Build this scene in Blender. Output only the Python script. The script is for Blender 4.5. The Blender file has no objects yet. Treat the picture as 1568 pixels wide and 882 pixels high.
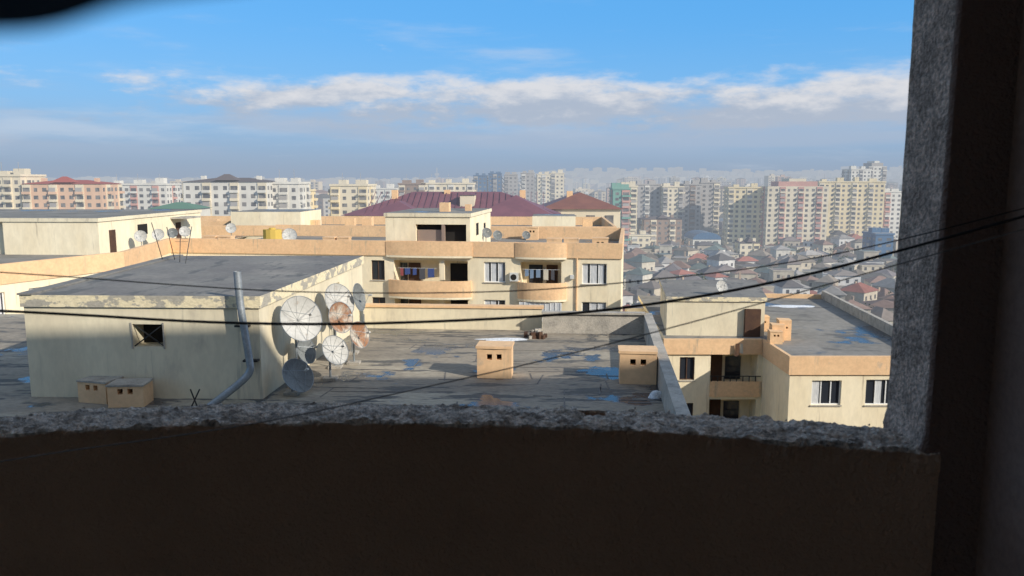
import bpy, math, random
from mathutils import Vector, noise as mn
random.seed(7)
R=random.random
def U(a,b): return a+(b-a)*random.random()
D=bpy.data
scene=bpy.context.scene
scene.view_settings.view_transform='Standard'
scene.view_settings.look='None'
scene.view_settings.exposure=0
SUN_AZ=math.radians(53); SUN_EL=math.radians(27)
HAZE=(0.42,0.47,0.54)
# ---------------------------------------------------------------- materials
M={}
def mat(name,c1,c2=None,scale=2.0,lo=.35,hi=.65,rough=.9,bump=.15,bscale=20,haze=False,stretch=(1,1,1),metal=0,attr=False,fine=.25,spec=.3,wet=None,c3=None,s3=.7,lo3=.55,hi3=.6,c4=None,s4=3,lo4=.56,hi4=.62,st4=(1,1,1)):
    m=D.materials.new(name); m.use_nodes=True; nt=m.node_tree; n=nt.nodes; l=nt.links
    n.clear(); out=n.new('ShaderNodeOutputMaterial'); p=n.new('ShaderNodeBsdfPrincipled')
    p.inputs['Roughness'].default_value=rough; p.inputs['Metallic'].default_value=metal
    p.inputs['Specular IOR Level'].default_value=spec
    g=n.new('ShaderNodeNewGeometry'); mp=n.new('ShaderNodeMapping'); mp.inputs['Scale'].default_value=stretch
    l.new(g.outputs['Position'],mp.inputs['Vector'])
    def nz(s,d=4,r=.6,src=None):
        t=n.new('ShaderNodeTexNoise'); t.inputs['Scale'].default_value=s; t.inputs['Detail'].default_value=d; t.inputs['Roughness'].default_value=r
        l.new((src or mp.outputs[0]),t.inputs['Vector']); return t.outputs['Fac']
    def mr(v,a,b,c=0,d=1,smooth=True):
        t=n.new('ShaderNodeMapRange'); t.inputs[1].default_value=a;t.inputs[2].default_value=b;t.inputs[3].default_value=c;t.inputs[4].default_value=d
        if smooth: t.interpolation_type='SMOOTHSTEP'
        l.new(v,t.inputs[0]); return t.outputs[0]
    def mx(f,a,b,bt='MIX'):
        t=n.new('ShaderNodeMix'); t.data_type='RGBA'; t.blend_type=bt
        for i,s in ((0,f),(6,a),(7,b)):
            if isinstance(s,(tuple,list)): t.inputs[i].default_value=(s[0],s[1],s[2],1)
            elif isinstance(s,(int,float)): t.inputs[i].default_value=s
            else: l.new(s,t.inputs[i])
        return t.outputs[2]
    if attr:
        a=n.new('ShaderNodeAttribute'); a.attribute_name='Col'; col=a.outputs['Color']
    elif c2: col=mx(mr(nz(scale),lo,hi),c1,c2)
    else:
        q=n.new('ShaderNodeRGB'); q.outputs[0].default_value=(*c1,1); col=q.outputs[0]
    if c3: col=mx(mr(nz(s3,6,.62),lo3,hi3),col,c3)
    if c4:
        m4=n.new('ShaderNodeMapping'); m4.inputs['Scale'].default_value=st4; l.new(g.outputs['Position'],m4.inputs[0])
        col=mx(mr(nz(s4,5,.65,m4.outputs[0]),lo4,hi4),col,c4)
    if fine:
        v=mr(nz(bscale,2,.7),.3,.7,1-fine,1+fine)
        cmb=n.new('ShaderNodeCombineXYZ')
        for i in range(3): l.new(v,cmb.inputs[i])
        col=mx(1.0,col,cmb.outputs[0],'MULTIPLY')
    if wet:
        w=mr(nz(wet[0],5,.62,g.outputs['Position']),wet[1],wet[2])
        col=mx(w,col,(.045,.055,.07))
        l.new(mr(w,0,1,rough,.22,False),p.inputs['Roughness'])
        t=n.new('ShaderNodeMath'); t.operation='MULTIPLY_ADD'; t.inputs[1].default_value=.35; t.inputs[2].default_value=.2
        l.new(w,t.inputs[0]); l.new(t.outputs[0],p.inputs['Specular IOR Level'])
    l.new(col,p.inputs['Base Color'])
    if bump:
        b=n.new('ShaderNodeBump'); b.inputs['Strength'].default_value=bump; b.inputs['Distance'].default_value=.05
        bb=nz(bscale,4,.65)
        if wet:
            q=n.new('ShaderNodeMath'); q.operation='MULTIPLY'; l.new(bb,q.inputs[0])
            iv=mr(w,0,1,1,0.06,False); l.new(iv,q.inputs[1]); bb=q.outputs[0]
        l.new(bb,b.inputs['Height']); l.new(b.outputs[0],p.inputs['Normal'])
    sh=p.outputs[0]
    if haze:  # distance haze painted into the material: emission mixed in, growing with world y
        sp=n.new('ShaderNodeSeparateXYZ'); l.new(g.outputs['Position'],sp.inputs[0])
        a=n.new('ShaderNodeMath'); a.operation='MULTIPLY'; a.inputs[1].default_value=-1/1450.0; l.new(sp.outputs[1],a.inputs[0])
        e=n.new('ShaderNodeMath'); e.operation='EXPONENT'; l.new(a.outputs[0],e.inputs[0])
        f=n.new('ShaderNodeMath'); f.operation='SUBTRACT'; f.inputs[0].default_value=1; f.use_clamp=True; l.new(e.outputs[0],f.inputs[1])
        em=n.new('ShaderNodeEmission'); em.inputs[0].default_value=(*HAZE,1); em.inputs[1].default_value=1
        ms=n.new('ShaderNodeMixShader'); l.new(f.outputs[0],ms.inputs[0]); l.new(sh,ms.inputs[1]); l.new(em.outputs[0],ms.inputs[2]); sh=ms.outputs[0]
    l.new(sh,out.inputs[0]); M[name]=m; return m

STK=dict(c4=(.46,.38,.27),s4=1.0,lo4=.60,hi4=.76,st4=(2.6,2.6,.16))
mat('cream_plaster',(.84,.74,.54),(.78,.67,.47),scale=.5,stretch=(1,1,.4),bscale=3,fine=.05,bump=.05,c3=(.60,.50,.37),s3=.9,lo3=.60,hi3=.80,**STK)
mat('cream_wall_old',(.76,.68,.50),(.68,.60,.44),scale=.5,stretch=(1,1,.45),bscale=4,fine=.06,c3=(.50,.44,.34),s3=.8,lo3=.57,hi3=.76,bump=.1,c4=(.40,.36,.29),s4=1.1,lo4=.57,hi4=.76,st4=(2.4,2.4,.22))
mat('peeling_lip',(.76,.66,.45),(.40,.37,.31),scale=2.0,lo=.49,hi=.55,bscale=10,bump=.3,fine=.1,stretch=(1,1,1.6))
mat('peach_paint',(.78,.52,.30),(.72,.47,.27),scale=.8,bscale=5,fine=.06,bump=.06,c3=(.55,.41,.28),s3=1.6,lo3=.58,hi3=.76,c4=(.47,.36,.25),s4=1.2,lo4=.58,hi4=.74,st4=(2.5,2.5,.3))
mat('bitumen_roof',(.245,.215,.175),(.31,.27,.215),scale=.5,bscale=7,fine=.15,rough=.85,bump=.3,c3=(.39,.345,.27),s3=.30,lo3=.50,hi3=.64,stretch=(.6,1.4,1),wet=(.42,.555,.60),c4=(.13,.125,.115),s4=.9,lo4=.545,hi4=.59,st4=(.5,2.2,1))
mat('bitumen_dark',(.18,.17,.16),(.225,.215,.195),scale=.35,bscale=6,fine=.1,rough=.85,bump=.15,c3=(.28,.26,.23),s3=.4,lo3=.52,hi3=.70,c4=(.13,.13,.125),s4=.8,lo4=.56,hi4=.64,st4=(1.6,.5,1))
mat('bitumen_far',(.21,.20,.18),(.27,.255,.23),scale=.2,bscale=2,fine=.1,rough=.85,wet=(.14,.57,.62),c4=(.15,.145,.135),s4=.35,lo4=.54,hi4=.62,st4=(.7,1.5,1))
mat('bitumen_seam',(.12,.115,.11),(.19,.17,.15),scale=3,rough=.8,fine=.1)
mat('old_concrete',(.46,.42,.36),(.34,.315,.275),scale=2.0,bscale=18,fine=.12,bump=.3,c3=(.22,.205,.18),s3=2,lo3=.58,hi3=.75)
mat('dark_opening',(.02,.018,.017),fine=0,bump=0)
mat('brown_door',(.10,.055,.035),(.07,.04,.03),fine=.1)
mat('glass',(.025,.03,.04),fine=0,bump=0,rough=.08,spec=.6)
mat('white_frame',(.75,.75,.74),fine=0,bump=0,rough=.5)
mat('curtain_white',(.66,.66,.66),(.42,.44,.46),scale=5,stretch=(6,6,.3),fine=0,rough=.9,bump=0)
mat('galvanised',(.36,.39,.42),(.28,.31,.33),metal=.5,rough=.45,scale=4,fine=.1,bump=.05)
mat('dish_white',(.54,.53,.50),(.46,.45,.42),scale=2,rough=.5,bscale=12,bump=0,fine=.05,c3=(.36,.29,.22),s3=2.5,lo3=.60,hi3=.74)
mat('dish_grey',(.22,.235,.235),(.16,.17,.17),scale=2,rough=.6,fine=.1,bump=0)
mat('dish_rust',(.30,.15,.08),(.50,.45,.38),scale=1.5,lo=.46,hi=.62,rough=.7,fine=.1,bump=.05)
mat('black_metal',(.03,.03,.03),fine=0,bump=0,rough=.5)
mat('cable_black',(.012,.012,.013),fine=0,bump=0,rough=.5)
mat('wire_grey',(.16,.15,.14),fine=0,bump=0,rough=.5)
mat('snow',(.8,.82,.84),(.62,.65,.68),scale=5,rough=.7)
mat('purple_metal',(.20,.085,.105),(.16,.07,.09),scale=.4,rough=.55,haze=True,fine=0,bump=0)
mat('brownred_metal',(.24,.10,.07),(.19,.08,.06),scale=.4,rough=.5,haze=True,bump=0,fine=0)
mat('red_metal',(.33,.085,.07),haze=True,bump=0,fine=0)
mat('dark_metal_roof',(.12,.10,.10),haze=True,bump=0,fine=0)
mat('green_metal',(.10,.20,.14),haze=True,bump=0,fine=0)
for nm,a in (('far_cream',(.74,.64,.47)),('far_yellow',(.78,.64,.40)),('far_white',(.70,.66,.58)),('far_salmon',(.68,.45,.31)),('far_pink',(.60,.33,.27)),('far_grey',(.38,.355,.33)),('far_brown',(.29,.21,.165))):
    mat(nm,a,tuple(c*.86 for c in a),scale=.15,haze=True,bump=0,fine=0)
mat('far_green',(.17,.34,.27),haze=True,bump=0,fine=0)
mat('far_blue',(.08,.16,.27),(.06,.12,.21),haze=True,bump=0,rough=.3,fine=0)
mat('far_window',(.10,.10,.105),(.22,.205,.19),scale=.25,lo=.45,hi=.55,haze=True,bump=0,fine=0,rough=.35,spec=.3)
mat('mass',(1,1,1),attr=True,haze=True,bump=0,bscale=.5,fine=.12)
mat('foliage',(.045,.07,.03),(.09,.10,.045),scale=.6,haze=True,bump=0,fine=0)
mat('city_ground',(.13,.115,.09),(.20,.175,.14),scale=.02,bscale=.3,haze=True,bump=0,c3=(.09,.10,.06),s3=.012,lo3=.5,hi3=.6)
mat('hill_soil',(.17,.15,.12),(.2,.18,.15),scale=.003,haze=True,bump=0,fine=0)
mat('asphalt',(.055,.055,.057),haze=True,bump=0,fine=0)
mat('ac_white',(.6,.6,.57),fine=0,bump=0)
mat('plastic_yellow',(.60,.42,.10),fine=0,bump=0)
mat('smudge_dark',(.03,.045,.065),fine=0,rough=.95,bump=0)
for i,c in enumerate([(.5,.5,.55),(.05,.08,.22),(.30,.08,.08),(.08,.08,.09),(.18,.25,.35),(.55,.5,.4)]): mat('cloth_%d'%i,c,fine=0,bump=0)

def worn(name,paint,conc,axis,edge,soft,sgn,spk=.40):
    m=mat(name,conc,tuple(c*.6 for c in conc),scale=22,lo=.40,hi=.62,bscale=110,fine=.4,bump=.8,rough=.95,c3=tuple(c*spk for c in conc),s3=34,lo3=.55,hi3=.62)
    nt=m.node_tree;n=nt.nodes;l=nt.links
    p=[x for x in n if x.type=='BSDF_PRINCIPLED'][0]; src=p.inputs['Base Color'].links[0].from_socket
    g=n.new('ShaderNodeNewGeometry'); s=n.new('ShaderNodeSeparateXYZ'); l.new(g.outputs['Position'],s.inputs[0])
    t=n.new('ShaderNodeTexNoise'); t.inputs['Scale'].default_value=14; t.inputs['Detail'].default_value=6; l.new(g.outputs['Position'],t.inputs['Vector'])
    a=n.new('ShaderNodeMath'); a.operation='MULTIPLY_ADD'; a.inputs[1].default_value=soft; l.new(t.outputs['Fac'],a.inputs[0]); l.new(s.outputs[axis],a.inputs[2])
    r=n.new('ShaderNodeMapRange'); r.inputs[1].default_value=edge+soft*.5-.0015*sgn; r.inputs[2].default_value=edge+soft*.5+.0015*sgn; l.new(a.outputs[0],r.inputs[0])
    t2=n.new('ShaderNodeTexNoise'); t2.inputs['Scale'].default_value=3.5; t2.inputs['Detail'].default_value=5; l.new(g.outputs['Position'],t2.inputs['Vector'])
    pm=n.new('ShaderNodeMix'); pm.data_type='RGBA'; pm.inputs[6].default_value=(*paint,1); pm.inputs[7].default_value=(*[c*.6 for c in paint],1)
    l.new(t2.outputs['Fac'],pm.inputs[0])
    x=n.new('ShaderNodeMix'); x.data_type='RGBA'; l.new(r.outputs[0],x.inputs[0]); l.new(pm.outputs[2],x.inputs[6]); l.new(src,x.inputs[7])
    l.new(x.outputs[2],p.inputs['Base Color'])
BR=(.70,.43,.28)
worn('parapet_paint',BR,(.92,.77,.65),2,-.463,.030,1)
worn('jamb_paint',(.38,.25,.20),(.84,.65,.54),1,1.292,.01,1,spk=.72)
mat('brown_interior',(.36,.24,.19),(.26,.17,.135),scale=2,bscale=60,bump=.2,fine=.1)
mat('white_interior',(.82,.76,.68),(.76,.70,.62),fine=0,bump=0)

# ---------------------------------------------------------------- mesh builder
class MB:
    def __init__(s,name): s.name=name;s.v=[];s.f=[];s.mi=[];s.ml=[];s.c=[];s.T=(0,0,0)
    def set(s,x=0,y=0,ang=0): s.T=(x,y,math.radians(ang)); return s
    def w(s,p):
        x,y,a=s.T; c,q=math.cos(a),math.sin(a)
        return (x+p[0]*c-p[1]*q, y+p[0]*q+p[1]*c, p[2])
    def add(s,vs,fs,m,col=(1,1,1)):
        if m not in s.ml: s.ml.append(m)
        k=s.ml.index(m); b=len(s.v); s.v+= [s.w(p) for p in vs]
        for f in fs: s.f.append([b+i for i in f]); s.mi.append(k); s.c.append(col)
    def quad(s,a,b,c,d,m,col=(1,1,1)): s.add([a,b,c,d],[(0,1,2,3)],m,col)
    def box(s,a0,a1,b0,b1,c0,c1,m,col=(1,1,1),top=None):
        vs=[(a0,b0,c0),(a1,b0,c0),(a1,b1,c0),(a0,b1,c0),(a0,b0,c1),(a1,b0,c1),(a1,b1,c1),(a0,b1,c1)]
        s.add(vs,[(0,1,5,4),(1,2,6,5),(2,3,7,6),(3,0,4,7),(3,2,1,0)],m,col)
        s.add(vs[4:],[(0,1,2,3)],top or m,col)
    def prism(s,poly,z0,z1,m,top=None):
        n=len(poly); vs=[(p[0],p[1],z0) for p in poly]+[(p[0],p[1],z1) for p in poly]
        s.add(vs,[(i,(i+1)%n,(i+1)%n+n,i+n) for i in range(n)],m); s.add(vs[n:],[tuple(range(n))],top or m)
    def wallseg(s,p,q,t,z0,z1,m,side=1):
        d=Vector((q[0]-p[0],q[1]-p[1])); d.normalize(); nn=Vector((-d.y,d.x))*t*side
        pl=[p,q,(q[0]+nn.x,q[1]+nn.y),(p[0]+nn.x,p[1]+nn.y)]
        s.prism(pl if side>0 else pl[::-1],z0,z1,m)
    def hip(s,a0,a1,b0,b1,z,h,m,col=(1,1,1),ov=.5):
        a0-=ov;a1+=ov;b0-=ov;b1+=ov; w=a1-a0;d=b1-b0
        if w>=d: r=[(a0+d/2,(b0+b1)/2,z+h),(a1-d/2,(b0+b1)/2,z+h)]; fs=[(0,1,5,4),(2,3,4,5),(1,2,5),(3,0,4)]
        else: r=[((a0+a1)/2,b0+w/2,z+h),((a0+a1)/2,b1-w/2,z+h)]; fs=[(0,1,4),(1,2,5,4),(2,3,5),(3,0,4,5)]
        s.add([(a0,b0,z),(a1,b0,z),(a1,b1,z),(a0,b1,z)]+r,fs+[(3,2,1,0)],m,col)
    def tube(s,p,q,r,m,n=8):
        p=Vector(p);q=Vector(q);d=(q-p).normalized(); u=d.orthogonal().normalized(); v=d.cross(u)
        vs=[tuple(o+r*(math.cos(6.2832*i/n)*u+math.sin(6.2832*i/n)*v)) for o in (p,q) for i in range(n)]
        s.add(vs,[(i,(i+1)%n,(i+1)%n+n,i+n) for i in range(n)]+[tuple(range(n))[::-1],tuple(range(n,2*n))],m)
    def build(s,smooth=False,coll=None):
        me=D.meshes.new(s.name); me.from_pydata(s.v,[],s.f); me.polygons.foreach_set('material_index',s.mi)
        for k in s.ml: me.materials.append(M[k])
        if any(c!=(1,1,1) for c in s.c):
            ca=me.color_attributes.new('Col','FLOAT_COLOR','CORNER'); buf=[]
            for f,c in zip(s.f,s.c): buf+= [c[0],c[1],c[2],1]*len(f)
            ca.data.foreach_set('color',buf)
        if smooth: me.polygons.foreach_set('use_smooth',[True]*len(me.polygons))
        me.update(); o=D.objects.new(s.name,me); scene.collection.objects.link(o); return o

def facade(mb,a0,a1,z0,z1,ops,wall,b=0.,depth=.18):
    xs=sorted({a0,a1,*[o[0] for o in ops],*[o[1] for o in ops]}); zs=sorted({z0,z1,*[o[2] for o in ops],*[o[3] for o in ops]})
    for i in range(len(xs)-1):
        for j in range(len(zs)-1):
            cx=(xs[i]+xs[i+1])/2; cz=(zs[j]+zs[j+1])/2
            if any(o[0]<cx<o[1] and o[2]<cz<o[3] for o in ops): continue
            mb.quad((xs[i],b,zs[j]),(xs[i+1],b,zs[j]),(xs[i+1],b,zs[j+1]),(xs[i],b,zs[j+1]),wall)
    for o in ops:
        A,B,C,E,k=o[:5]; dp={'log':1.4,'win':depth,'winw':depth,'dark':.6,'hole':.25,'door':.12}[k]; bb=b+dp
        mb.quad((A,b,C),(B,b,C),(B,bb,C),(A,bb,C),wall); mb.quad((A,bb,E),(B,bb,E),(B,b,E),(A,b,E),wall)
        mb.quad((A,b,C),(A,bb,C),(A,bb,E),(A,b,E),wall); mb.quad((B,bb,C),(B,b,C),(B,b,E),(B,bb,E),wall)
        bk={'log':wall,'win':'glass','winw':'glass','dark':'dark_opening','hole':'dark_opening','door':'brown_door'}[k]
        mb.quad((A,bb,C),(B,bb,C),(B,bb,E),(A,bb,E),bk)
        if k in('win','winw'):
            f='white_frame' if k=='winw' else 'brown_door'; t=.06; y0=bb-.06;y1=bb-.004
            mb.box(A,A+t,y0,y1,C,E,f); mb.box(B-t,B,y0,y1,C,E,f); mb.box(A+t,B-t,y0,y1,C,C+t,f); mb.box(A+t,B-t,y0,y1,E-t,E,f)
            nb=2 if B-A<1.6 else 3
            for q in range(1,nb):
                x=A+(B-A)*q/nb; mb.box(x-t/2,x+t/2,y0,y1,C+t,E-t,f)
            for q in range(nb):
                if R()<(.75 if k=='winw' else .3):
                    x0=A+(B-A)*q/nb+t/2+.01; x1=x0+(B-A)/nb*U(.5,.88); mb.quad((x0,bb-.015,C+t),(x1,bb-.015,C+t),(x1,bb-.015,E-t),(x0,bb-.015,E-t),'curtain_white')
            mb.box(A-.06,B+.06,b-.07,b-.003,C-.07,C-.003,'old_concrete')
def bow(mb,a0,a1,prot,z0,z1,m,t=.12,n=14,b=0.,p=2.6):
    o=[];i_=[]
    for k in range(n+1):
        u=-1+2*k/n; h=(1-abs(u)**p)
        o.append(((a0+a1)/2+u*(a1-a0)/2,b-prot*(.35+.65*h) )); i_.append(((a0+a1)/2+u*((a1-a0)/2-t),b-prot*(.35+.65*h)+t))
    o=[(a0,b)]+o+[(a1,b)]; i_=[(a0+t,b)]+i_+[(a1-t,b)]; n=len(o)
    vs=[(x,y,z) for z in(z0,z1) for x,y in o]+[(x,y,z) for z in(z0,z1) for x,y in i_]
    fs=[]
    for k in range(n-1):
        fs+=[(k,k+1,n+k+1,n+k),(2*n+k+1,2*n+k,3*n+k,3*n+k+1),(n+k,n+k+1,3*n+k+1,3*n+k),(k+1,k,2*n+k,2*n+k+1)]
    mb.add(vs,fs,m)
    mb.prism(o,z0-.16,z0-.004,'cream_plaster')

def laundry(mb,a0,a1,z,b):
    x=a0
    while x<a1-.3:
        w=U(.25,.6);h=U(.4,.95); k='cloth_%d'%random.randrange(6)
        mb.quad((x,b,z-h),(x+w,b+U(-.05,.05),z-h-U(-.05,.05)),(x+w,b,z),(x,b,z),k); x+=w+U(.02,.25)
    mb.tube((a0-.2,b,z+.01),(a1+.2,b,z+.01),.012,'white_frame',5)

# ---------------------------------------------------------------- own building with the balcony
ob=MB('own_apartment_building'); T_=12.7
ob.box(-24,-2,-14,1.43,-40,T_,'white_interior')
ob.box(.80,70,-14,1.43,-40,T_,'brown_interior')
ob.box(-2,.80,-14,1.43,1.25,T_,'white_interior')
ob.box(-2,.80,-14,1.30,-40,-1.5,'white_interior')
ob.box(-2,.80,-14,-.9,-1.5,1.25,'white_interior')
ob.build()
f=lambda v,s,o=5: mn.fractal(Vector(v)*s,.9,2.0,o)
def parapet():
    mb=MB('balcony_parapet'); nx=900; x0,x1=-2.02,.72
    prof=[]
    for k in range(8): prof.append((0,-1.5+k*.14,0))
    for z in(-.50,-.485,-.474,-.466,-.460): prof.append((0,z,.4))
    for k in range(19): prof.append((.003+k*.114/18,-.452,1))
    for z in(-.460,-.47,-.49,-.52,-.7,-1.0,-1.5): prof.append((.12,z,.5))
    np_=len(prof); vs=[]
    for i in range(nx+1):
        x=x0+(x1-x0)*i/nx; yb=1.456-.175*(x+.30)**2
        for (dy,z,r) in prof:
            p=(x,dy*3,z)
            big=f(p,4,3); med=f((x,dy*2,z*1.5),22,5); sm=f((x,dy,z),95,3)
            zz=z; yy=yb+dy
            if r==1:
                e=min(dy,.12-dy)/.06
                zz+= .006*big+.006*med+.004*sm - .006*(1-e)**2*(1+1.2*f((x,dy,0),9,4))
                yy+= .003*sm
                g=max(0,1-((x-.16)/.03)**2)*max(0,1-((dy-.11)/.05)**2); zz-=.04*g
            elif r>0:
                yy+= (.005*med+.003*sm)*(1 if z>-.5 else .3)
            else: yy+=.002*big
            vs.append((x,yy,zz))
    fs=[(i*np_+j,(i+1)*np_+j,(i+1)*np_+j+1,i*np_+j+1) for i in range(nx) for j in range(np_-1)]
    mb.add(vs,fs,'parapet_paint')
    for k in range(140):
        x=U(-1.2,.66); yb=1.456-.175*(x+.30)**2; y=yb+U(.012,.108); s=random.choice((.0015,.002,.003,.0045)); z=-.451+.006*f((x,(y-yb)*3,-.452),4,3)+.003
        pts=[(x+s*U(.6,1.2)*a,y+s*U(.6,1.2)*b,z+s*U(.5,1)*c) for a,b,c in((1,0,0),(0,1,0),(-1,0,0),(0,-1,0),(0,0,1),(0,0,-1))]
        mb.add(pts,[(0,1,4),(1,2,4),(2,3,4),(3,0,4),(1,0,5),(2,1,5),(3,2,5),(0,3,5)],'parapet_paint')
    mb.build(smooth=False)
parapet()
def jamb():
    mb=MB('concrete_pillar'); nz_=520; z0,z1=-1.5,1.26
    prof=[]
    for x in(.815,.78,.75,.73,.718,.709,.703): prof.append((x,1.281))
    for k in range(12): prof.append((.70,1.286+.14*k/11))
    prof.append((.704,1.431)); 
    for x in(.72,.76,.82): prof.append((x,1.433))
    np_=len(prof); vs=[]
    for i in range(nz_+1):
        z=z0+(z1-z0)*i/nz_
        for j,(x,y) in enumerate(prof):
            med=f((x,y,z),16,5); sm=f((x,y,z),80,3); c=1 if 3<j<20 else .25
            cn=1 if j in(6,7,5) else 0
            vs.append((x+(.0016*med+.0006*sm)*c+ .003*cn*max(0,f((0,0,z),7,4))+.012*max(0,1-abs(z+.452)/.03)*(-1 if 6<j<20 else 0)*(.6+.4*sm), y+(.0015*med+.001*sm)*c, z))
    fs=[(i*np_+j,i*np_+j+1,(i+1)*np_+j+1,(i+1)*np_+j) for i in range(nz_) for j in range(np_-1)]
    mb.add(vs,fs,'jamb_paint'); mb.build()
jamb()
# made-up dark sheet close to the lens, standing in for a blurred corner smudge
def corner_smudge():
    mb=MB('corner_smudge_sheet'); nx=80; nz=14; vs=[]
    for i in range(nx+1):
        u=i/nx; x=-.20+u*.178
        t_=min(1,max(0,(x+.055)/.033)); low_edge=.0124+.0042*t_*t_
        for j in range(nz+1):
            t=j/nz; z=low_edge+t*(1.0-low_edge)
            vs.append((x,.07+.002*math.sin(x*260+.8*math.sin(z*9)),z))
    fs=[(i*(nz+1)+j,(i+1)*(nz+1)+j,(i+1)*(nz+1)+j+1,i*(nz+1)+j+1) for i in range(nx) for j in range(nz)]
    mb.add(vs,fs,'smudge_dark'); mb.tube((-1.9,.07,1.02),(.7,.07,1.02),.012,'black_metal'); mb.build(smooth=True)
corner_smudge()
def cable(name,pts,r,m):
    c=D.curves.new(name,'CURVE'); c.dimensions='3D'; c.bevel_depth=r; c.bevel_resolution=2; c.resolution_u=16
    s=c.splines.new('NURBS'); s.points.add(len(pts)-1); s.use_endpoint_u=True; s.order_u=3
    for q,p in zip(s.points,pts): q.co=(*p,1)
    o=D.objects.new(name,c); scene.collection.objects.link(o); c.materials.append(M[m]); return o
cable('black_cable',[(-2.0,1.15,-.13),(-1.4,1.15,-.17),(-.76,1.15,-.190),(-.37,1.15,-.216),(.0,1.15,-.205),(.2,1.15,-.185),(.40,1.15,-.148),(.58,1.15,-.10),(.80,1.14,-.035)],.0021,'cable_black')
cable('clothes_line',[(-2.0,1.17,-.06),(-.76,1.17,-.136),(-.5,1.17,-.157),(-.3,1.17,-.169),(.0,1.17,-.168),(.2,1.17,-.15),(.40,1.17,-.127),(.6,1.17,-.085),(.8,1.17,-.03)],.0009,'cable_black')
cable('clothes_line',[(-2.0,1.10,-.62),(-.735,1.10,-.402),(-.5,1.10,-.37),(-.33,1.10,-.342),(-.17,1.10,-.305),(.06,1.10,-.253),(.33,1.10,-.180),(.56,1.10,-.112),(.8,1.10,-.045)],.0009,'wire_grey')

# ---------------------------------------------------------------- near block (A)
ZR=-6.0
A=MB('neighbouring_apartment_block')
Apoly=[(-34,9),(3.1,9),(5.5,30.6),(-5.9,31.8),(-5.9,35),(-34,35)]
A.prism(Apoly,-40,ZR,'cream_wall_old','bitumen_roof')
A.wallseg((3.1,9),(5.5,30.6),.32,ZR+.003,-5.2,'old_concrete',1)
A.wallseg((5.17,30.3),(1.2,30.5),.28,ZR+.003,-5.22,'old_concrete',-1)
A.wallseg((1.2,31.1),(-6.0,31.6),.3,ZR+.003,-5.12,'cream_wall_old',-1)
A.wallseg((1.26,31.04),(-6.0,31.54),.42,-5.118,-5.02,'peach_paint',-1)
A.wallseg((5.2,30.2),(1.16,30.42),.36,-5.218,-5.14,'old_concrete',-1)
for k in range(30):
    y=18.2+k*.42+U(-.15,.15); x=U(-5.6,3.2); L=U(.5,2.4); A.set(x,y,U(-3,3)-4)
    A.box(0,min(L,4.2-x),0,U(.02,.06),ZR+.003,ZR+.010,'bitumen_seam')
for k in range(18):
    x=U(-5.4,3.2); y=U(19,29); A.set(x,y,U(78,94)); A.box(0,U(.5,1.3),0,.04,ZR+.003,ZR+.009,'bitumen_seam')
A.set()
A.build()
def slab_sheet(name,cx,cy,rx,ry,z,m,h=.05,seed=1):
    mb=MB(name); n=40; vs=[(cx,cy,z+h)]
    for k in range(n):
        a=6.2832*k/n; q=1+.45*mn.noise(Vector((math.cos(a)*1.7,math.sin(a)*1.7,seed*3.1)))
        vs.append((cx+rx*.6*q*math.cos(a),cy+ry*.6*q*math.sin(a),z+h*.8))
    for k in range(n):
        a=6.2832*k/n; q=1+.45*mn.noise(Vector((math.cos(a)*1.7,math.sin(a)*1.7,seed*3.1)))
        vs.append((cx+rx*q*math.cos(a),cy+ry*q*math.sin(a),z))
    fs=[(0,1+k,1+(k+1)%n) for k in range(n)]+[(1+k,1+n+k,1+n+(k+1)%n,1+(k+1)%n) for k in range(n)]
    mb.add(vs,fs,m); return mb.build(smooth=True)
slab_sheet('snow_patch',-.3,29.3,1.0,.30,ZR+.004,'snow',.04,2)
slab_sheet('snow_patch',4.0,21.3,.22,.16,ZR+.004,'snow',.2,5)
# penthouse
P=MB('rooftop_penthouse')
P.set(-13.4,21.35,math.degrees(math.atan2(-.25,6.53)))
W=6.535
facade(P,0,W,ZR+.003,-3.45,[(3.0,3.85,-4.55,-3.92,'dark')],'cream_wall_old')
for q in((3.0,-4.55,3.85,-3.92),(3.0,-3.92,3.85,-4.55)): P.tube((q[0],.05,q[1]),(q[2],.05,q[3]),.018,'black_metal',5)
P.box(2.96,3.0-.003,-.03,.05,-4.6,-3.87,'old_concrete'); P.box(3.853,3.89,-.03,.05,-4.6,-3.87,'old_concrete')
P.set(-6.87,21.1,math.degrees(math.atan2(11.3,.67)))
facade(P,0,11.32,ZR+.003,-3.45,[(7.2,7.9,-4.3,-3.75,'dark')],'cream_wall_old')
P.box(3.0,3.5,-.02,-.003,-5.9,-4.3,'old_concrete')
P.set()
P.quad((-13.9,32.4,ZR),(-13.4,21.35,ZR),(-13.4,21.35,-3.45),(-13.9,32.4,-3.45),'cream_wall_old')
P.quad((-6.2,32.4,ZR),(-13.9,32.4,ZR),(-13.9,32.4,-3.45),(-6.2,32.4,-3.45),'cream_wall_old')
P.prism([(-13.46,21.29),(-6.81,21.04),(-6.13,32.46),(-13.96,32.46)],-3.447,-3.12,'peeling_lip','bitumen_dark')
P.prism([(-13.5,21.25),(-13.1,21.24),(-13.6,32.5),(-14.0,32.5)],-3.117,-3.07,'bitumen_dark')
P.build()
cable('drain_pipe',[(-7.32,20.85,-2.42),(-7.30,20.85,-3.2),(-7.13,20.8,-4.4),(-7.05,20.75,-5.0),(-7.05,20.75,-5.05),(-7.12,20.7,-5.25),(-7.6,20.5,-5.65),(-8.05,20.3,-5.98)],.105,'galvanised')
br=MB('pipe_bracket'); br.box(-7.5,-7.1,20.93,21.08,-3.95,-3.9,'black_metal'); br.box(-7.3,-6.9,20.88,21.08,-4.9,-4.85,'black_metal'); br.build()

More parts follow.
